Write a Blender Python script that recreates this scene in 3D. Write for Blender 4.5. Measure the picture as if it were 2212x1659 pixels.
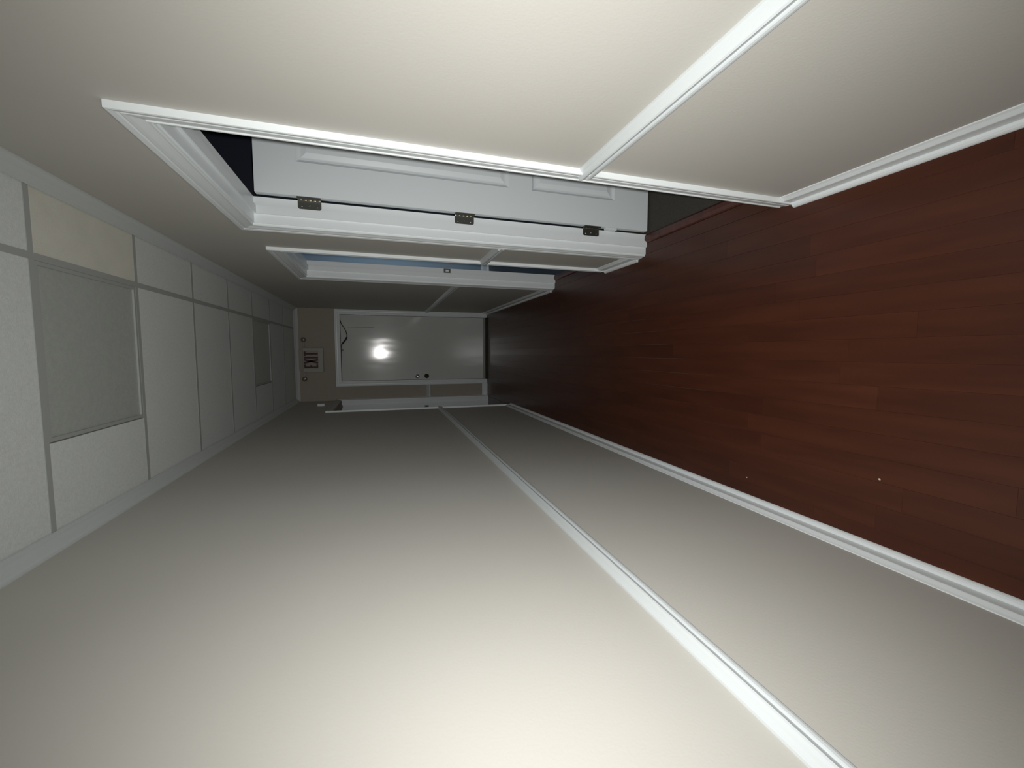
import bpy, bmesh, math, random
from mathutils import Vector, Matrix
random.seed(7)
S = bpy.context.scene
COL = S.collection
for o in list(bpy.data.objects):
    bpy.data.objects.remove(o)

# ------------------------------------------------------------ camera
XL, XR, D = -0.6523, 0.5831, 6.10          # left wall, right wall, far wall
ZC, ZE = 2.541, 2.588                      # bottom of crown, ceiling grid
CH = 1.5276
a, b, c = [math.radians(v) for v in (-17.457, 4.540, 1.376)]
R = Matrix.Rotation(b, 3, 'Z') @ Matrix.Rotation(a, 3, 'X') @ Matrix.Rotation(c, 3, 'Y')
rt, fw, up = R.col[0], R.col[1], R.col[2]
cam = bpy.data.cameras.new('camera')
co = bpy.data.objects.new('camera', cam); COL.objects.link(co)
M = Matrix.Identity(4)                     # the phone was held sideways: picture-right is world-down
for i, v in enumerate((-up, rt, -fw)):
    for k in range(3): M[k][i] = v[k]
M[0][3], M[1][3], M[2][3] = 0, 0, CH
co.matrix_world = M
cam.sensor_fit = 'HORIZONTAL'; cam.sensor_width = 36.0
cam.lens = 903.1 / 2212 * 36.0
cam.clip_start = 0.02
S.camera = co

# ------------------------------------------------------------ world, light, exposure
w = bpy.data.worlds.new('world'); S.world = w; w.use_nodes = True
bg = w.node_tree.nodes['Background']
bg.inputs[0].default_value = (0.5, 0.6, 0.8, 1); bg.inputs[1].default_value = 0.002
S.view_settings.view_transform = 'Standard'; S.view_settings.look = 'None'
S.view_settings.exposure = 0.0; S.view_settings.gamma = 1.0
S.view_settings.use_curve_mapping = False
# the phone's flash, the only lamp lit in the hall
fl = bpy.data.lights.new('camera_flash', 'SPOT')
fl.energy = 100.0; fl.color = (1.0, 0.985, 0.96)
fl.spot_size = math.radians(146); fl.spot_blend = 1.0
fl.shadow_soft_size = 0.012
fo = bpy.data.objects.new('camera_flash', fl); COL.objects.link(fo)
fdir = (fw - 0.02 * up).normalized()
fo.rotation_euler = fdir.to_track_quat('-Z', 'Y').to_euler()
fo.location = (0.018, 0.0, CH - 0.032)
# unseen area lamp added to brighten the blue side room, tinted like dusk
al = bpy.data.lights.new('side_room_fill', 'AREA')
al.energy = 8.0; al.color = (0.72, 0.86, 1.0); al.shape = 'RECTANGLE'; al.size = 1.0; al.size_y = 0.5
ao = bpy.data.objects.new('side_room_fill', al); COL.objects.link(ao)
ao.location = (2.185, 5.15, 1.40); ao.rotation_euler = (0, math.radians(90), 0)

# ------------------------------------------------------------ materials
def mat(name, col, rough=0.6, metal=0.0, spec=0.5, bump=None, var=None, rnd=None, coat=0.0):
    m = bpy.data.materials.new(name); m.use_nodes = True
    nt = m.node_tree; N, L = nt.nodes, nt.links
    p = N['Principled BSDF']
    p.inputs['Base Color'].default_value = (*col, 1)
    p.inputs['Roughness'].default_value = rough
    p.inputs['Metallic'].default_value = metal
    p.inputs['Specular IOR Level'].default_value = spec
    p.inputs['Coat Weight'].default_value = coat
    tc = N.new('ShaderNodeTexCoord')
    csock = None
    if var:                                   # (scale, col2, detail)
        sc, col2, det = var
        mp = N.new('ShaderNodeMapping'); L.new(tc.outputs['Object'], mp.inputs[0])
        mp.inputs['Scale'].default_value = sc if isinstance(sc, tuple) else (sc, sc, sc)
        n = N.new('ShaderNodeTexNoise'); n.inputs['Detail'].default_value = det; n.inputs['Scale'].default_value = 1
        L.new(mp.outputs[0], n.inputs['Vector'])
        r = N.new('ShaderNodeValToRGB')
        r.color_ramp.elements[0].position = 0.32; r.color_ramp.elements[1].position = 0.68
        r.color_ramp.elements[0].color = (*col, 1); r.color_ramp.elements[1].color = (*col2, 1)
        L.new(n.outputs[0], r.inputs[0]); csock = r.outputs[0]
        if rnd:
            oi = N.new('ShaderNodeObjectInfo')
            cb = N.new('ShaderNodeVectorMath'); cb.operation = 'SCALE'; cb.inputs[0].default_value = (11.3, 7.7, 3.1)
            L.new(oi.outputs['Random'], cb.inputs['Scale']); L.new(cb.outputs[0], mp.inputs['Location'])
    if rnd:
        oi = N.new('ShaderNodeObjectInfo')
        mr = N.new('ShaderNodeMapRange'); mr.inputs[3].default_value = 1 - rnd; mr.inputs[4].default_value = 1 + rnd
        L.new(oi.outputs['Random'], mr.inputs[0])
        mx = N.new('ShaderNodeMix'); mx.data_type = 'RGBA'; mx.blend_type = 'MULTIPLY'; mx.inputs[0].default_value = 1
        if csock: L.new(csock, mx.inputs[6])
        else: mx.inputs[6].default_value = (*col, 1)
        cmb = N.new('ShaderNodeCombineColor')
        for i in range(3): L.new(mr.outputs[0], cmb.inputs[i])
        L.new(cmb.outputs[0], mx.inputs[7]); csock = mx.outputs[2]
    if csock: L.new(csock, p.inputs['Base Color'])
    if bump:                                  # (scale, strength, distance)
        n2 = N.new('ShaderNodeTexNoise'); n2.inputs['Scale'].default_value = 1; n2.inputs['Detail'].default_value = bump[3] if len(bump) > 3 else 4
        mp2 = N.new('ShaderNodeMapping'); s = bump[0]
        mp2.inputs['Scale'].default_value = s if isinstance(s, tuple) else (s, s, s)
        L.new(tc.outputs['Object'], mp2.inputs[0]); L.new(mp2.outputs[0], n2.inputs['Vector'])
        bp = N.new('ShaderNodeBump'); bp.inputs['Strength'].default_value = bump[1]; bp.inputs['Distance'].default_value = bump[2]
        L.new(n2.outputs[0], bp.inputs['Height']); L.new(bp.outputs[0], p.inputs['Normal'])
    return m

WALL = mat('beige_wall_paint', (0.550, 0.538, 0.495), 0.65, bump=(160, 0.12, 0.002), var=(2.2, (0.565, 0.552, 0.510), 3), spec=0.3)
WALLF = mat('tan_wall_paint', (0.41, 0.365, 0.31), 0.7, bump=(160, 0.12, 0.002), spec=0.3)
TRIM = mat('white_semigloss_trim', (0.85, 0.905, 0.92), 0.32, bump=(60, 0.05, 0.001))
RAIL = mat('white_rail_paint', (0.63, 0.675, 0.685), 0.35, bump=(60, 0.05, 0.001))
DOORW = mat('white_door_paint', (0.83, 0.90, 0.925), 0.38, bump=((300, 300, 12), 0.05, 0.001))
STEEL = mat('white_painted_steel_door', (0.66, 0.68, 0.66), 0.12, bump=((8, 2, 2.5), 0.42, 0.004, 0.6))
TILE = mat('ceiling_tile_white', (0.80, 0.845, 0.83), 0.9, bump=(220, 0.5, 0.002), var=(90, (0.74, 0.78, 0.77), 4), rnd=0.035, spec=0.2)
TILEY = mat('ceiling_tile_yellowed', (0.80, 0.80, 0.715), 0.9, bump=(220, 0.5, 0.002), var=(9, (0.75, 0.75, 0.66), 4), spec=0.2)
TEE = mat('grey_tee_bar', (0.44, 0.465, 0.45), 0.55, spec=0.3)
CROWN = mat('white_crown_paint', (0.66, 0.70, 0.70), 0.5, bump=(60, 0.05, 0.001))
LENS = mat('unlit_prismatic_diffuser', (0.52, 0.55, 0.52), 0.4, bump=(320, 0.6, 0.002), var=(60, (0.475, 0.505, 0.48), 2))
WOOD = mat('dark_red_laminate', (0.078, 0.0225, 0.0105), 0.30, spec=0.4, var=((22, 2.5, 22), (0.056, 0.0155, 0.0075), 5), rnd=0.09, bump=((60, 5, 60), 0.08, 0.001))
STRIP = mat('reddish_transition_wood', (0.11, 0.034, 0.024), 0.35, var=((8, 30, 8), (0.06, 0.02, 0.015), 5))
CARPET = mat('grey_brown_carpet', (0.115, 0.108, 0.092), 1.0, var=(260, (0.085, 0.08, 0.07), 3), bump=(420, 1.0, 0.006), spec=0.05)
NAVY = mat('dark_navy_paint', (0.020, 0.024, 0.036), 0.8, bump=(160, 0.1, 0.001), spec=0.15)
BLUE = mat('blue_wall_paint', (0.31, 0.40, 0.48), 0.6, bump=(160, 0.1, 0.001), var=(3, (0.32, 0.412, 0.494), 2))
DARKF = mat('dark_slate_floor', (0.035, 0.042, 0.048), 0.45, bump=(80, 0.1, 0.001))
SUB = mat('subfloor_board', (0.05, 0.035, 0.025), 0.9, bump=(40, 0.2, 0.001))
GREY = mat('dull_grey_hinge_steel', (0.16, 0.165, 0.15), 0.4, metal=0.85, bump=(90, 0.1, 0.001))
BRASS = mat('worn_brass', (0.62, 0.56, 0.38), 0.3, metal=1.0, bump=(90, 0.1, 0.001))
CHROME = mat('chrome', (0.75, 0.75, 0.72), 0.30, metal=1.0, bump=(50, 0.03, 0.001))
DARKM = mat('dark_bronze', (0.045, 0.040, 0.035), 0.3, metal=0.6, bump=(90, 0.1, 0.001))
RUBBER = mat('dark_rubber', (0.03, 0.03, 0.03), 0.7, bump=(90, 0.2, 0.001))
SIGNW = mat('off_white_plastic', (0.42, 0.42, 0.375), 0.5, bump=(70, 0.05, 0.001))
SIGNR = mat('dark_red_letters', (0.034, 0.009, 0.007), 0.5, bump=(70, 0.05, 0.001))
SIGNP = mat('pinkish_legend_panel', (0.37, 0.29, 0.26), 0.5, bump=(70, 0.05, 0.001))
LAMPG = mat('lamp_lens_clear', (0.30, 0.27, 0.23), 0.14, metal=0.5, bump=(90, 0.1, 0.001))
HEADM = mat('dull_tan_plastic', (0.20, 0.175, 0.15), 0.5, bump=(70, 0.05, 0.001))
SLIT = mat('dark_scuff', (0.10, 0.10, 0.095), 0.7, bump=(90, 0.2, 0.001))
CHIP = mat('pale_crumb', (0.7, 0.66, 0.58), 0.8, bump=(400, 0.5, 0.001))

# ------------------------------------------------------------ mesh helpers
class MB:
    def __init__(s): s.v = []; s.f = []; s.sm = []
    def add(s, vs, fs, smooth=False):
        n = len(s.v); s.v += [tuple(q) for q in vs]
        s.f += [tuple(n + i for i in f) for f in fs]; s.sm += [smooth] * len(fs)
        return s
    def box(s, x0, x1, y0, y1, z0, z1):
        vs = [(x, y, z) for z in (z0, z1) for y in (y0, y1) for x in (x0, x1)]
        return s.add(vs, [(0, 2, 3, 1), (4, 5, 7, 6), (0, 1, 5, 4), (2, 6, 7, 3), (0, 4, 6, 2), (1, 3, 7, 5)])
    def cbox(s, x0, x1, y0, y1, z0, z1, ch):
        """box with chamfered edges"""
        bm = bmesh.new()
        vs = [bm.verts.new((x, y, z)) for z in (z0, z1) for y in (y0, y1) for x in (x0, x1)]
        for f in [(0, 2, 3, 1), (4, 5, 7, 6), (0, 1, 5, 4), (2, 6, 7, 3), (0, 4, 6, 2), (1, 3, 7, 5)]:
            bm.faces.new([vs[i] for i in f])
        bmesh.ops.bevel(bm, geom=list(bm.edges), offset=ch, segments=1, affect='EDGES', profile=0.5)
        bm.verts.index_update()
        s.add([v.co[:] for v in bm.verts], [[v.index for v in f.verts] for f in bm.faces]); bm.free()
        return s
    def rings(s, rings, closed_profile=True, caps=True, smooth=False):
        n = len(rings[0]); vs = [p for r in rings for p in r]; fs = []
        for k in range(len(rings) - 1):
            for i in range(n if closed_profile else n - 1):
                j = (i + 1) % n
                fs.append((k * n + i, k * n + j, (k + 1) * n + j, (k + 1) * n + i))
        s.add(vs, fs, smooth)
        if caps:
            s.add(rings[0], [tuple(range(n))[::-1]]); s.add(rings[-1], [tuple(range(n))])
        return s
    def lathe(s, prof, origin, axis, seg=20, smooth=True):
        """prof: (radius, distance along axis)"""
        ax = Vector(axis).normalized(); o = Vector(origin)
        e1 = ax.orthogonal().normalized(); e2 = ax.cross(e1)
        rs = [[o + ax * h + (e1 * math.cos(t) + e2 * math.sin(t)) * r for t in [2 * math.pi * k / seg for k in range(seg)]] for r, h in prof]
        return s.rings(rs, True, True, smooth)
    def tube(s, pts, rad, seg=10):
        pts = [Vector(p) for p in pts]; rs = []
        for i, p in enumerate(pts):
            t = (pts[min(i + 1, len(pts) - 1)] - pts[max(i - 1, 0)]).normalized()
            e1 = t.cross(Vector((0, 1, 0.13))).normalized(); e2 = t.cross(e1)
            r = rad[i] if isinstance(rad, (list, tuple)) else rad
            rs.append([p + (e1 * math.cos(q) + e2 * math.sin(q)) * r for q in [2 * math.pi * k / seg for k in range(seg)]])
        return s.rings(rs, True, True, True)
    def build(s, name, m, parent=None, kind=None):
        me = bpy.data.meshes.new(name); me.from_pydata(s.v, [], s.f); me.update()
        for p, q in zip(me.polygons, s.sm): p.use_smooth = q
        bm = bmesh.new(); bm.from_mesh(me); bmesh.ops.remove_doubles(bm, verts=bm.verts, dist=1e-6)
        bmesh.ops.recalc_face_normals(bm, faces=bm.faces); bm.to_mesh(me); bm.free()
        me.materials.append(m)
        o = bpy.data.objects.new(name, me); COL.objects.link(o)
        if parent: attach(o, parent)
        if kind: o['kind'] = kind
        return o
def attach(o, parent):
    o.parent = parent
    # parents are unrotated empties/meshes: keep the world position by subtracting their world offset
    off = Vector((0, 0, 0)); q = parent
    while q: off += q.location; q = q.parent
    o.location = -off
def empty(name, loc, kind=None, label=None, cat=None, group=None):
    o = bpy.data.objects.new(name, None); COL.objects.link(o); o.location = loc; o.empty_display_size = 0.1
    if kind: o['kind'] = kind
    tag(o, label, cat, group); return o
def tag(o, label=None, cat=None, group=None):
    if label: o['label'] = label
    if cat: o['category'] = cat
    if group: o['group'] = group
    return o
def struct(mb, name, m, label=None):
    o = mb.build(name, m); o['kind'] = 'structure'
    if label: o['label'] = label
    return o

# ------------------------------------------------------------ shell
T = 0.115; TL = 0.165; YB = -1.6
JT = 0.018
# openings: (near jamb face, far jamb face, head underside)
D1 = (1.322, 2.190, 2.052)
D2 = (2.730, 3.553, 2.040)
D4 = (4.965, 6.022, 2.030)
D3 = (-0.3936, 0.5104, 2.031)
ZT = 2.75
def wall_run(x0, x1, y0, y1, openings):
    mb = MB(); y = y0
    for (ya, yb, h) in openings:
        mb.box(x0, x1, y, ya - JT, 0, ZT)
        mb.box(x0, x1, ya - JT, yb + JT, h + JT, ZT); y = yb + JT
    mb.box(x0, x1, y, y1, 0, ZT)
    return mb
struct(wall_run(XR, XR + T, YB, D + 0.12, [D1, D2]), 'wall_right', WALL, 'long beige side wall with two open doorways')
struct(wall_run(XL - TL, XL, YB, D + 0.12, [D4]), 'wall_left', WALL, 'long plain beige side wall with a white rail along it')
mb = MB()
mb.box(XL, D3[0] - JT, D, D + 0.12, 0, ZT); mb.box(D3[1] + JT, XR, D, D + 0.12, 0, ZT)
mb.box(D3[0] - JT, D3[1] + JT, D, D + 0.12, D3[2] + JT, ZT)
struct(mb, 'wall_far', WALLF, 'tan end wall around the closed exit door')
struct(MB().box(XL, XR, YB - 0.1, YB, 0, ZT), 'wall_near', WALL, 'beige wall behind the camera')
# side rooms (dark)
X2 = XR + T
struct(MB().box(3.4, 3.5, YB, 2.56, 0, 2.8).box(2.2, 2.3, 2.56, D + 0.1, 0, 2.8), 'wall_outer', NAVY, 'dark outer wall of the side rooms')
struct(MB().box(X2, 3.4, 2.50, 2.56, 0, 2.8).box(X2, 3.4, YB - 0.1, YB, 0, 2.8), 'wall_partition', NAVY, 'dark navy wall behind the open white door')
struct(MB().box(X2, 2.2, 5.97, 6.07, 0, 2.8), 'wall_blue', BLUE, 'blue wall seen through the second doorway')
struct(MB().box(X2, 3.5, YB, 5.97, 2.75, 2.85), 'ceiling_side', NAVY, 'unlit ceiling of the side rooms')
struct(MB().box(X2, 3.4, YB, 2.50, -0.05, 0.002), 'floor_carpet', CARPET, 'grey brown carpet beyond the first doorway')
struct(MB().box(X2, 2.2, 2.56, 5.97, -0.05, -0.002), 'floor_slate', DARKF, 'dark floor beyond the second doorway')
xa = XL - TL
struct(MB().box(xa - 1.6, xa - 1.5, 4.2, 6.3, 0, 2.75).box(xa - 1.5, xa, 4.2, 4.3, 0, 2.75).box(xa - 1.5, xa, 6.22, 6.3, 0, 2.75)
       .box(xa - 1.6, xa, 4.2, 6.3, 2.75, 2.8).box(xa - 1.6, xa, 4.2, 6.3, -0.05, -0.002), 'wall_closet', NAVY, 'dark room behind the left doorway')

# ------------------------------------------------------------ floor of separate boards
fl_ = struct(MB().box(XL - TL, X2, YB, D + 0.12, -0.06, -0.011), 'floor', SUB, 'dark reddish brown wood floor of narrow boards')
PW = 0.0772
def plank(x0, x1, y0, y1):
    g = 0.00015; ch = 0.0005
    r0 = [(x0 + g, y0 + g), (x1 - g, y0 + g), (x1 - g, y1 - g), (x0 + g, y1 - g)]
    i = ch; e = 0.0001
    r1 = [(x0 + g + i, y0 + g + e), (x1 - g - i, y0 + g + e), (x1 - g - i, y1 - g - e), (x0 + g + i, y1 - g - e)]
    cx, cy = (x0 + x1) / 2, (y0 + y1) / 2
    mb = MB()
    mb.rings([[(x - cx, y - cy, -0.0108) for x, y in r0], [(x - cx, y - cy, -ch * 0.6) for x, y in r0], [(x - cx, y - cy, 0) for x, y in r1]])
    o = mb.build('plank', WOOD); o.parent = fl_; o.location = (cx, cy, 0)
    return o
x = 0.122 - PW * 11
while x < XR:
    x0, x1 = max(x, XL), min(x + PW, XR)
    if x1 - x0 > 0.004 and x1 > XL:
        y = YB - random.uniform(0, 0.9)
        while y < D:
            ln = random.choice((0.6, 0.75, 0.9, 1.05, 1.2))
            y0, y1 = max(y, YB), min(y + ln, D)
            if D - y1 < 0.12: y1 = D
            if y1 - y0 > 0.03: plank(x0, x1, y0, y1)
            y = y1 if y1 > y else y + ln
    x += PW
for (ya, yb, h) in (D1, D2): plank(XR + 0.0005, XR + 0.062, ya, yb)
plank(XL - TL, XL - 0.0005, D4[0], D4[1])

# two pale crumbs on the floor
for (x, y, r, lb) in ((-0.408, 0.902, 0.0036, 'tiny pale crumb lying on the dark floor near the lower picture edge, larger of two'),
                      (-0.548, 1.407, 0.0024, 'tiny pale crumb on the dark floor close to the left baseboard, smaller of two')):
    bm = bmesh.new(); bmesh.ops.create_icosphere(bm, subdivisions=2, radius=r)
    for v in bm.verts: v.co *= random.uniform(0.8, 1.2); v.co.z *= 0.7
    bm.verts.index_update()
    mb = MB().add([v.co[:] for v in bm.verts], [[v.index for v in f.verts] for f in bm.faces]); bm.free()
    o = mb.build('crumb', CHIP); o.location = (x, y, r * 0.7); tag(o, lb, 'crumb', 'crumbs on the floor')

# ------------------------------------------------------------ suspended ceiling
cl = struct(MB().box(XL, XR, YB, D, 2.68, 2.75), 'ceiling', TILE, 'suspended ceiling of white tiles in a grey grid')
XT = 0.310; TY = [1.767 + 0.612 * k for k in range(-6, 8)]
TW = 0.0115
CJ = 0.050                                  # crown projection
tee_m = None
MB().box(XT - TW, XT + TW, YB, D, ZE - 0.002, ZE).box(XT - 0.001, XT + 0.001, YB, D, ZE, ZE + 0.03).build('tee_bar', TEE, cl)
for y in TY:
    if y < D - 0.03:
        MB().box(XL, XT - TW, y - TW, y + TW, ZE - 0.0016, ZE).box(XL, XT - TW, y - 0.001, y + 0.001, ZE, ZE + 0.025).build('tee_bar', TEE, cl)
        MB().box(XT + TW, XR, y - TW, y + TW, ZE - 0.0016, ZE).box(XT + TW, XR, y - 0.001, y + 0.001, ZE, ZE + 0.025).build('tee_bar', TEE, cl)
ys = [YB] + TY + [D]
def tile(x0, x1, y0, y1, m=TILE):
    e = 0.004; cx, cy = (x0 + x1) / 2, (y0 + y1) / 2; z = ZE + 0.0006
    hx, hy = (x1 - x0) / 2 - e, (y1 - y0) / 2 - e
    mb = MB().box(-hx, hx, -hy, hy, 0, 0.015)
    o = mb.build('ceiling_tile', m); o.parent = cl; o.location = (cx, cy, z)
    return o
XF = -0.302
for k in range(len(ys) - 1):
    y0, y1 = ys[k], ys[k + 1]
    if y1 - y0 < 0.03: continue
    first = abs(y0 - TY[6]) < 1e-6
    fix = first or abs(y0 - TY[10]) < 1e-6
    t = tile(XT, XR, y0, y1, TILEY if first else TILE)
    if first: t['label'] = 'yellowed ceiling tile'
    tile(XL, XF if fix else XT, y0, y1)
def light_panel(y0, y1, lb):
    x0, x1 = XF + 0.001, XT - TW - 0.0005; y0 += TW + 0.0005; y1 -= TW + 0.0005
    t = empty('ceiling_light', ((x0 + x1) / 2, (y0 + y1) / 2, ZE + 0.004), None, lb, 'ceiling light', 'unlit square ceiling panels')
    fr = 0.014; z0, z1 = ZE - 0.001, ZE + 0.05
    mb = MB()
    mb.box(x0, x1, y0, y0 + fr, z0, z1).box(x0, x1, y1 - fr, y1, z0, z1).box(x0, x0 + fr, y0 + fr, y1 - fr, z0, z1).box(x1 - fr, x1, y0 + fr, y1 - fr, z0, z1)
    mb.box(x0, x1, y0, y1, z1, z1 + 0.004)
    mb.build('frame', TEE, t)
    MB().box(x0 + fr, x1 - fr, y0 + fr, y1 - fr, ZE + 0.006, ZE + 0.010).build('diffuser', LENS, t)
light_panel(TY[6], TY[7], 'unlit grey square ceiling light panel, the larger nearer one at the picture left')
light_panel(TY[10], TY[11], 'unlit dark square ceiling light panel, the far one close to the exit sign')

# ------------------------------------------------------------ crown, rails, baseboards
def sweep(prof, p0, p1, out, m0=0.0, m1=0.0):
    """prof: (u out of the wall, z); m0/m1: mitre shift along the run per unit of u"""
    p0, p1, out = Vector(p0), Vector(p1), Vector(out)
    d = (p1 - p0).normalized()
    ra = [p0 + out * u + Vector((0, 0, z)) + d * (m0 * u) for u, z in prof]
    rb = [p1 + out * u + Vector((0, 0, z)) - d * (m1 * u) for u, z in prof]
    return MB().rings([ra, rb])
ch = ZE - ZC
CP = [(0, ZC), (0.006, ZC), (0.008, ZC + 0.006), (0.014, ZC + 0.012), (0.022, ZC + 0.024), (0.034, ZC + 0.034), (0.042, ZC + 0.037), (0.045, ZC + 0.041), (CJ, ZC + 0.042), (CJ, ZE - 0.0025), (0, ZE - 0.0025)]
struct(sweep(CP, (XL, YB, 0), (XL, D, 0), (1, 0, 0), 0, 1), 'trim_1', CROWN, 'white crown moulding along the left wall')
struct(sweep(CP, (XR, YB, 0), (XR, D, 0), (-1, 0, 0), 0, 1), 'trim_2', CROWN, 'white crown moulding along the right wall')
struct(sweep(CP, (XL, D, 0), (XR, D, 0), (0, -1, 0), 1, 1), 'trim_3', CROWN, 'white crown moulding above the exit sign')
def rail_prof(zb):
    return [(0, zb), (0.011, zb + 0.0005), (0.017, zb + 0.002), (0.020, zb + 0.007), (0.021, zb + 0.012), (0.0205, zb + 0.017), (0.0190, zb + 0.0195), (0.0165, zb + 0.0205),
            (0.0165, zb + 0.0215), (0.0245, zb + 0.0350), (0.0258, zb + 0.0375), (0.0240, zb + 0.0415), (0.019, zb + 0.0455), (0.013, zb + 0.0485), (0.009, zb + 0.053), (0.005, zb + 0.0565), (0, zb + 0.057)]
BP = [(0, 0), (0.031, 0), (0.0300, 0.005), (0.027, 0.010), (0.022, 0.0145), (0.016, 0.0165), (0.0145, 0.017), (0.0145, 0.054), (0.0135, 0.0565), (0.0105, 0.061), (0.006, 0.068), (0.003, 0.0745), (0, 0.0745)]
CW = 0.068
RL = 0.8417; RR = 0.851
ov = 0.030
l_end = D4[0] - 0.006 - CW
struct(sweep(rail_prof(RL), (XL, YB, 0), (XL, l_end + 0.022, 0), (1, 0, 0)), 'trim_4', RAIL, 'white chair rail along the left wall')
r1 = D1[0] - 0.006 - CW; r1b = D1[1] + 0.006 + CW; r2 = D2[0] - 0.006 - CW; r2b = D2[1] + 0.006 + CW
struct(sweep(rail_prof(RR), (XR, YB, 0), (XR, r1 + ov, 0), (-1, 0, 0)), 'trim_5', RAIL, 'white chair rail on the right wall before the first doorway')
struct(sweep(rail_prof(RR), (XR, r1b + 0.001, 0), (XR, r2 + 0.024, 0), (-1, 0, 0)), 'trim_6', RAIL, 'short white chair rail between the two right doorways')
struct(sweep(rail_prof(RR), (XR, r2b + 0.001, 0), (XR, D - 0.001, 0), (-1, 0, 0)), 'trim_7', RAIL, 'white chair rail on the right wall beyond the second doorway')
struct(sweep(rail_prof(0.838), (XL, D, 0), (D3[0] - CW - 0.002, D, 0), (0, -1, 0)), 'trim_8', RAIL, 'short white chair rail beside the exit door')
struct(sweep(BP, (XL, YB, 0), (XL, l_end - 0.001, 0), (1, 0, 0)), 'baseboard_left', TRIM, 'white baseboard along the left wall')
struct(sweep(BP, (XR, YB, 0), (XR, r1 - 0.001, 0), (-1, 0, 0)), 'baseboard_right', TRIM, 'white baseboard on the right wall before the first doorway')
struct(sweep(BP, (XR, r1b + 0.001, 0), (XR, r2 - 0.001, 0), (-1, 0, 0)), 'baseboard_right.001', TRIM, 'white baseboard between the two right doorways')
struct(sweep(BP, (XR, r2b + 0.001, 0), (XR, D - 0.001, 0), (-1, 0, 0)), 'baseboard_right.002', TRIM, 'white baseboard on the right wall beyond the second doorway')
struct(sweep(BP, (XL + 0.001, D, 0), (D3[0] - CW - 0.002, D, 0), (0, -1, 0)), 'baseboard_far', TRIM, 'short white baseboard beside the exit door')
struct(sweep([(u, z * 1.5) for u, z in BP], (X2, 5.97, 0), (2.2, 5.97, 0), (0, -1, 0)), 'baseboard_blue', TRIM, 'white baseboard under the blue wall')

# ------------------------------------------------------------ doors
CASP = [(0, 0), (0, 0.008), (0.003, 0.011), (0.008, 0.011), (0.011, 0.0085), (0.020, 0.0105), (0.034, 0.0145), (0.044, 0.0155), (0.049, 0.0135), (0.052, 0.0165), (0.064, 0.019), (0.068, 0.018), (0.068, 0)]
def casing(parent, pt, A, B, head, cw=CW, rv=0.006, z0=0.0, head_mat=None):
    """three mitred boards; pt(s, t, z): s along the wall, t out of the wall"""
    P = [(u * cw / 0.068, t) for u, t in CASP]
    a_, b_, h = A - rv, B + rv, head + rv
    MB().rings([[pt(a_ - u, t, z0) for u, t in P], [pt(a_ - u, t, h + u) for u, t in P]]).build('casing', TRIM, parent)
    MB().rings([[pt(b_ + u, t, z0) for u, t in P], [pt(b_ + u, t, h + u) for u, t in P]]).build('casing', TRIM, parent)
    MB().rings([[pt(a_ - u, t, h + u) for u, t in P], [pt(b_ + u, t, h + u) for u, t in P]]).build('casing_head', head_mat or TRIM, parent)
def jambs(parent, pt, A, B, head, depth, rab, stop_w=0.034, stop_t=0.012, head_mat=None):
    """pt(s, t, z) with t negative into the wall; rabbet (rab) on the far face of the wall"""
    def bx(s0, s1, t0, t1, z0, z1):
        mb = MB(); p, q = pt(s0, t0, z0), pt(s1, t1, z1)
        return mb.box(min(p[0], q[0]), max(p[0], q[0]), min(p[1], q[1]), max(p[1], q[1]), z0, z1)
    bx(A - JT, A, 0, -depth, 0, head).build('jamb', TRIM, parent)
    bx(B, B + JT, 0, -depth, 0, head).build('jamb', TRIM, parent)
    bx(A - JT, B + JT, 0, -depth, head, head + JT).build('jamb_head', head_mat or TRIM, parent)
    t0, t1 = -(depth - rab - stop_w), -(depth - rab)
    bx(A, A + stop_t, t0, t1, 0, head - stop_t).build('door_stop', TRIM, parent)
    bx(B - stop_t, B, t0, t1, 0, head - stop_t).build('door_stop', TRIM, parent)
    bx(A, B, t0, t1, head - stop_t, head).build('door_stop', head_mat or TRIM, parent)
ptR = lambda s, t, z: (XR - t, s, z)
ptL = lambda s, t, z: (XL + t, s, z)
ptF = lambda s, t, z: (s, D - t, z)

def knob_mb(o, ax, r=0.027):
    return MB().lathe([(0.033, 0), (0.033, 0.004), (0.028, 0.008), (0.012, 0.011), (0.011, 0.028), (r * .8, 0.033), (r, 0.044), (r * .96, 0.052), (r * .7, 0.06), (0.004, 0.063)], o, ax, 24)

# first doorway on the right, its panelled leaf swung open into the room
d1 = empty('door_1', (XR + T / 2, (D1[0] + D1[1]) / 2, 0), 'structure', 'open white panelled door in the nearest doorway')
casing(d1, ptR, *D1); jambs(d1, ptR, *D1, T, 0.041)
LX0, LX1 = X2 + 0.0115, X2 + 0.0115 + 0.858
LY0, LY1 = D1[1] - 0.030, D1[1] + 0.005
LZ0, LZ1 = 0.014, 2.040
PX = [(LX0 + 0.150, LX0 + 0.395), (LX0 + 0.463, LX0 + 0.708)]
PZ = [(0.235, 0.735), (0.862, 1.872)]
def leaf_face(y, sgn):
    """one moulded face of the leaf: flat stiles and rails with sunk panel openings"""
    mb = MB(); xs = [LX0] + [v for p in PX for v in p] + [LX1]; zs = [LZ0] + [v for p in PZ for v in p] + [LZ1]
    for i in range(5):
        for k in range(5):
            if i in (1, 3) and k in (1, 3): continue
            mb.add([(xs[i], y, zs[k]), (xs[i + 1], y, zs[k]), (xs[i + 1], y, zs[k + 1]), (xs[i], y, zs[k + 1])], [(0, 1, 2, 3)])
    return mb
mb = leaf_face(LY0, -1)
m2 = leaf_face(LY1, 1); mb.add(m2.v, m2.f)
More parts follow.
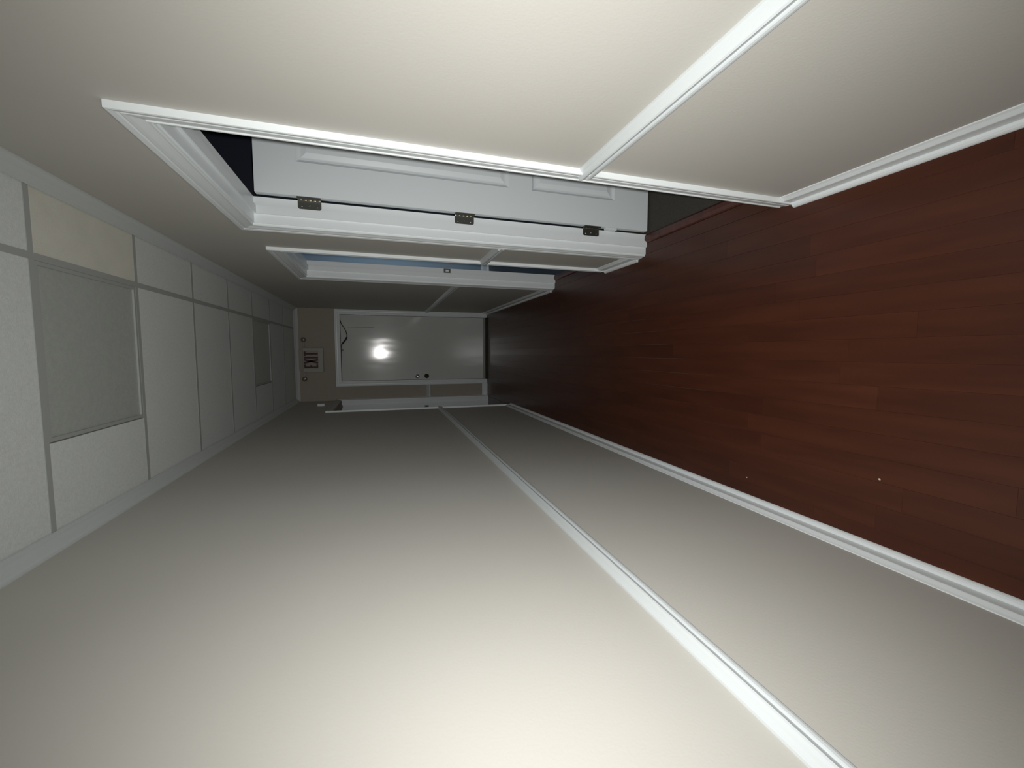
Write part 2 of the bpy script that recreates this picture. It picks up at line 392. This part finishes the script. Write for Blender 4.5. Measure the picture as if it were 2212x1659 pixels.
for q in ([(LX0, LY0), (LX0, LY1)], [(LX1, LY0), (LX1, LY1)]):
    mb.add([(q[0][0], q[0][1], LZ0), (q[1][0], q[1][1], LZ0), (q[1][0], q[1][1], LZ1), (q[0][0], q[0][1], LZ1)], [(0, 1, 2, 3)])
for z in (LZ0, LZ1):
    mb.add([(LX0, LY0, z), (LX1, LY0, z), (LX1, LY1, z), (LX0, LY1, z)], [(0, 1, 2, 3)])
leaf = mb.build('leaf', DOORW, d1)
for (xa_, xb_) in PX:
    for (za, zb) in PZ:
        for (y, sg) in ((LY0, 1), (LY1, -1)):
            rs = []
            for ins, dep in ((0, 0), (0.004, 0.0035), (0.012, 0.0085), (0.020, 0.009), (0.024, 0.0085), (0.046, 0.002), (0.048, 0.002)):
                yy = y + sg * dep
                rs.append([(xa_ + ins, yy, za + ins), (xb_ - ins, yy, za + ins), (xb_ - ins, yy, zb - ins), (xa_ + ins, yy, zb - ins)])
            mb = MB().rings(rs, True, False); mb.add(rs[-1], [(0, 1, 2, 3)])
            mb.build('panel', DOORW, leaf)
for (y, sg) in ((LY0, -1), (LY1, 1)):
    knob_mb((LX1 - 0.06, y, 0.93), (0, sg, 0)).build('knob', CHROME, leaf)
def hinge(parent, z, h=0.100):
    yj = D1[1]
    # plate let into the jamb, rounded on the stop side
    w_ = 0.039; r = 0.009; pts = []
    x1 = X2 + 0.002; x0 = x1 - w_
    for cx_, cz_, a0 in ((x0 + r, z + h / 2 - r, 90), (x0 + r, z - h / 2 + r, 180)):
        for k in range(5):
            t = math.radians(a0 + 90 * k / 4); pts.append((cx_ + r * math.cos(t), cz_ + r * math.sin(t)))
    pts += [(x1, z - h / 2), (x1, z + h / 2)]
    hp = MB().rings([[(px, yj - 0.0022, pz) for px, pz in pts], [(px, yj - 0.0001, pz) for px, pz in pts]]).build('hinge', GREY, parent)
    mb = MB()
    for i in range(5):
        mb.lathe([(0.0055, h * (i / 5) + 0.0006), (0.0062, h * (i / 5) + 0.002), (0.0062, h * ((i + 1) / 5) - 0.002), (0.0055, h * ((i + 1) / 5) - 0.0006)], (X2 + 0.0035, yj + 0.004, z - h / 2), (0, 0, 1), 12)
    mb.build('knuckle', BRASS, hp)
    MB().box(X2 + 0.0035, LX0 + 0.0012, LY0 + 0.003, LY1 + 0.002, z - h / 2, z + h / 2).build('leaf_plate', GREY, hp)
    mb = MB()
    for dz in (-0.033, 0, 0.033):
        mb.lathe([(0.0035, 0), (0.003, 0.0008), (0.001, 0.001)], (x0 + 0.012 + (0.005 if dz == 0 else 0), yj - 0.0022, z + dz), (0, -1, 0), 10)
    mb.build('screws', CHROME, hp)['kind'] = 'stuff'
for z in (1.822, 1.095, 0.366): hinge(d1, z)
MB().cbox(X2 - 0.0005, LX0 - 0.0003, D1[1] - 0.028, D1[1] - 0.004, 0.215, 0.285, 0.001).build('spacer_block', TRIM, d1)['label'] = 'white spacer block in the hinge gap'
MB().rings([[(XR + 0.064, y, 0.0005), (XR + 0.069, y, 0.007), (XR + 0.085, y, 0.010), (XR + 0.104, y, 0.009), (XR + 0.112, y, 0.0035), (XR + 0.112, y, -0.01), (XR + 0.064, y, -0.01)] for y in (D1[0], D1[1])]).build('threshold', STRIP, d1)

# second doorway on the right
d2 = empty('door_2', (XR + T / 2, (D2[0] + D2[1]) / 2, 0), 'structure', 'second doorway on the right with a blue room behind')
casing(d2, ptR, *D2); jambs(d2, ptR, *D2, T, 0.040)
MB().rings([[(XR + 0.064, y, 0.0005), (XR + 0.069, y, 0.006), (XR + 0.085, y, 0.009), (XR + 0.104, y, 0.007), (XR + 0.112, y, 0.002), (XR + 0.112, y, -0.01), (XR + 0.064, y, -0.01)] for y in (D2[0], D2[1])]).build('threshold', STRIP, d2)
def strike(parent, x0, x1, y, z, h=0.057):
    mb = MB(); g = 0.0016; xm0, xm1 = x0 + (x1 - x0) * 0.3, x0 + (x1 - x0) * 0.75
    mb.box(x0, x1, y - g, y - 0.0001, z - h / 2, z - 0.013).box(x0, x1, y - g, y - 0.0001, z + 0.013, z + h / 2)
    mb.box(x0, xm0, y - g, y - 0.0001, z - 0.013, z + 0.013).box(xm1, x1, y - g, y - 0.0001, z - 0.013, z + 0.013)
    mb.build('strike_plate', GREY, parent)
strike(d2, X2 - 0.036, X2 - 0.002, D2[1], 0.975)

# left doorway beside the far corner
d4 = empty('door_3', (XL - TL / 2, (D4[0] + D4[1]) / 2, 0), 'structure', 'doorway in the left wall next to the far corner')
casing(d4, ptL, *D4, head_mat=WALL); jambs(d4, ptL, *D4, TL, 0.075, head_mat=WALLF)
strike(d4, XL - 0.130, XL - 0.098, D4[1], 0.905)
MB().box(XL - 0.1205, XL - 0.106, D4[1] - 0.0012, D4[1] - 0.0001, 0.892, 0.918).build('latch_hole', DARKM, d4)

# exit door in the far wall
d3 = empty('door_4', (0.0584, D, 0), 'structure', 'closed white steel exit door in the end wall')
casing(d3, ptF, *D3, cw=0.062)
for (s0, s1) in ((D3[0] - JT, D3[0]), (D3[1], D3[1] + JT)):
    MB().box(s0, s1, D, D + 0.12, 0, D3[2]).build('jamb', TRIM, d3)
MB().box(D3[0] - JT, D3[1] + JT, D, D + 0.12, D3[2], D3[2] + JT).build('jamb_head', TRIM, d3)
FY = D + 0.010
sl = MB().cbox(D3[0] + 0.004, D3[1] - 0.004, FY, FY + 0.044, 0.034, D3[2] - 0.005, 0.0015).build('leaf', STEEL, d3)
MB().box(D3[0], D3[1], FY + 0.05, FY + 0.06, 0, D3[2]).build('weather_seal', RUBBER, d3)
knob_mb((-0.338, FY, 0.889), (0, -1, 0), 0.027).build('knob', DARKM, sl)['label'] = 'dark bronze knob'
o = MB().lathe([(0.030, 0), (0.030, 0.006), (0.026, 0.012), (0.016, 0.014), (0.015, 0.020), (0.002, 0.021)], (-0.342, FY, 1.020), (0, -1, 0), 24).build('deadbolt', CHROME, sl)
MB().cbox(-0.0195, 0.0195, -0.014, 0, -0.006, 0.006, 0.002).build('thumb_turn', CHROME, d3)
tt = bpy.data.objects[[n for n in bpy.data.objects.keys() if n.startswith('thumb_turn')][0]]
tt.parent = sl; tt.location = Vector((-0.342, FY - 0.020, 1.020)) - d3.location - sl.location; tt.rotation_euler = (0, math.radians(-50), 0)
MB().box(0.339, 0.3425, FY - 0.0012, FY + 0.001, 1.60, 1.935).build('scratch', SLIT, sl)
# torn weather strip hanging from the head
def bez(p, n=8):
    out = []
    for i in range(len(p) - 1):
        p0, p1, p2, p3 = p[max(i - 1, 0)], p[i], p[i + 1], p[min(i + 2, len(p) - 1)]
        for k in range(n):
            t = k / n
            out.append(tuple(0.5 * ((2 * p1[j]) + (-p0[j] + p2[j]) * t + (2 * p0[j] - 5 * p1[j] + 4 * p2[j] - p3[j]) * t * t + (-p0[j] + 3 * p1[j] - 3 * p2[j] + p3[j]) * t ** 3) for j in range(3)))
    out.append(p[-1]); return out
wy = FY - 0.010
pts = bez([(0.440, wy, 2.028), (0.385, wy - .006, 2.012), (0.310, wy - .012, 1.968), (0.240, wy - .014, 1.946), (0.190, wy - .012, 1.953), (0.140, wy - .008, 1.988), (0.100, wy - .003, 2.020)])
n = len(pts)
MB().tube(pts, [0.005 + (0.006 if 0.60 < i / n < 0.9 else 0.0) for i in range(n)], 8).build('weatherstrip', RUBBER, d3)['label'] = 'loose dark weatherstrip sagging from the door head'
MB().tube([(0.100, wy, 2.022), (0.02, wy, 2.024), (-0.2, wy + 0.004, 2.026), (-0.385, wy + 0.004, 2.026)], 0.004, 6).build('weatherstrip', RUBBER, d3)
MB().cbox(0.018, 0.040, wy - 0.006, wy + 0.004, 1.995, 2.018, 0.002).build('clip', DARKM, d3)
MB().lathe([(0.006, 0), (0.006, 0.004), (0.002, 0.006)], (0.022, wy - 0.006, 1.990), (0, -1, 0), 10).build('screw', CHROME, d3)
MB().rings([[(x, D - 0.055, 0.0), (x, D - 0.052, 0.006), (x, D - 0.035, 0.013), (x, D - 0.028, 0.020), (x, D - 0.006, 0.021), (x, D + 0.002, 0.013), (x, D + 0.1, 0.013), (x, D + 0.1, 0.0)] for x in (D3[0] + 0.0005, D3[1] - 0.0005)]).build('threshold', DARKM, d3)
MB().box(D3[0] + 0.006, D3[1] - 0.006, FY - 0.004, FY - 0.0005, 0.022, 0.052).build('door_sweep', GREY, d3)

# ------------------------------------------------------------ exit sign with two emergency lamp heads
es = empty('exit_sign', (-0.102, D, 2.24), None, 'off-white EXIT sign with dark red letters and two small lamp heads above the steel door', 'sign')
sx0, sx1, sz0, sz1 = -0.262, 0.058, 2.243, 2.490
MB().cbox(sx0, sx1, D - 0.050, D - 0.0005, sz0, sz1, 0.004).build('housing', SIGNW, es)
MB().cbox(sx0 + 0.02, sx1 - 0.02, D - 0.044, D - 0.0005, sz1 + 0.0005, ZC - 0.003, 0.003).build('battery_box', WALLF, es)
MB().box(-0.214, 0.022, D - 0.0515, D - 0.0500, 2.303, 2.484).build('legend_panel', SIGNP, es)
lz0, lz1, st = 2.308, 2.476, 0.021
ly0, ly1 = D - 0.0535, D - 0.0512
def bar(mb, p, q, wd):
    """a letter stroke between two points of the sign face"""
    p, q = Vector((p[0], 0, p[1])), Vector((q[0], 0, q[1])); d = (q - p).normalized(); nrm = Vector((d.z, 0, -d.x)) * wd / 2
    r = [p + nrm, q + nrm, q - nrm, p - nrm]
    mb.rings([[(v.x, ly0, v.z) for v in r], [(v.x, ly1, v.z) for v in r]])
E_ = MB(); x = -0.206
bar(E_, (x + st / 2, lz0), (x + st / 2, lz1), st)
for z, l in ((lz0 + st / 2, 0.046), ((lz0 + lz1) / 2, 0.038), (lz1 - st / 2, 0.046)): bar(E_, (x + st, z), (x + l, z), st)
E_.build('letter', SIGNR, es)
X_ = MB(); x = -0.148
bar(X_, (x + .009, lz0), (x + .051, lz1), st * 1.1); bar(X_, (x + .051, lz0), (x + .009, lz1), st * 1.1)
X_.build('letter', SIGNR, es)
I_ = MB(); bar(I_, (-0.069, lz0), (-0.069, lz1), st); I_.build('letter', SIGNR, es)
T_ = MB(); bar(T_, (-0.018, lz0), (-0.018, lz1 - st), st); bar(T_, (-0.047, lz1 - st / 2), (0.011, lz1 - st / 2), st); T_.build('letter', SIGNR, es)
for s_, lx in ((1, 0.163), (-1, -0.349)):
    bx_ = sx1 if s_ > 0 else sx0
    MB().tube([(bx_ - s_ * 0.02, D - 0.028, sz1 - 0.02), (bx_ + s_ * 0.03, D - 0.045, 2.474), (lx - s_ * 0.012, D - 0.055, 2.474)], 0.010, 10).build('lamp_arm', SIGNW, es)
    hd = MB().lathe([(0.016, -0.032), (0.026, -0.024), (0.031, 0.0), (0.032, 0.017), (0.029, 0.021)], (lx, D - 0.062, 2.472), (0, -1, -0.08), 24).build('lamp_head', HEADM, es)
    MB().lathe([(0.0285, 0.0205), (0.024, 0.0245), (0.013, 0.028), (0.002, 0.029)], (lx, D - 0.062, 2.472), (0, -1, -0.08), 20).build('lamp_lens', LAMPG, hd)

# small white box over the left doorway
wb = empty('wall_sensor', (XL, 5.53, 2.22), None, 'small white box mounted high on the left wall above the corner doorway', 'sensor')
MB().cbox(XL, XL + 0.030, 5.495, 5.565, 2.182, 2.262, 0.004).build('housing', TRIM, wb)
MB().cbox(XL + 0.0302, XL + 0.033, 5.51, 5.55, 2.20, 2.245, 0.001).build('cover', SIGNW, wb)

# unseen window added behind the side room lamp; its pane passes no light
wn = empty('added_window', (2.2, 5.15, 1.40), 'structure', 'small unseen window added behind the lamp of the blue side room')
MB().box(2.197, 2.1995, 4.90, 5.40, 0.90, 1.90).build('pane', CHROME, wn)
for (y0, y1, z0, z1) in ((4.84, 4.90, 0.84, 1.96), (5.40, 5.46, 0.84, 1.96), (4.90, 5.40, 0.84, 0.90), (4.90, 5.40, 1.90, 1.96)):
    MB().box(2.17, 2.1995, y0, y1, z0, z1).build('frame_rail', TRIM, wn)
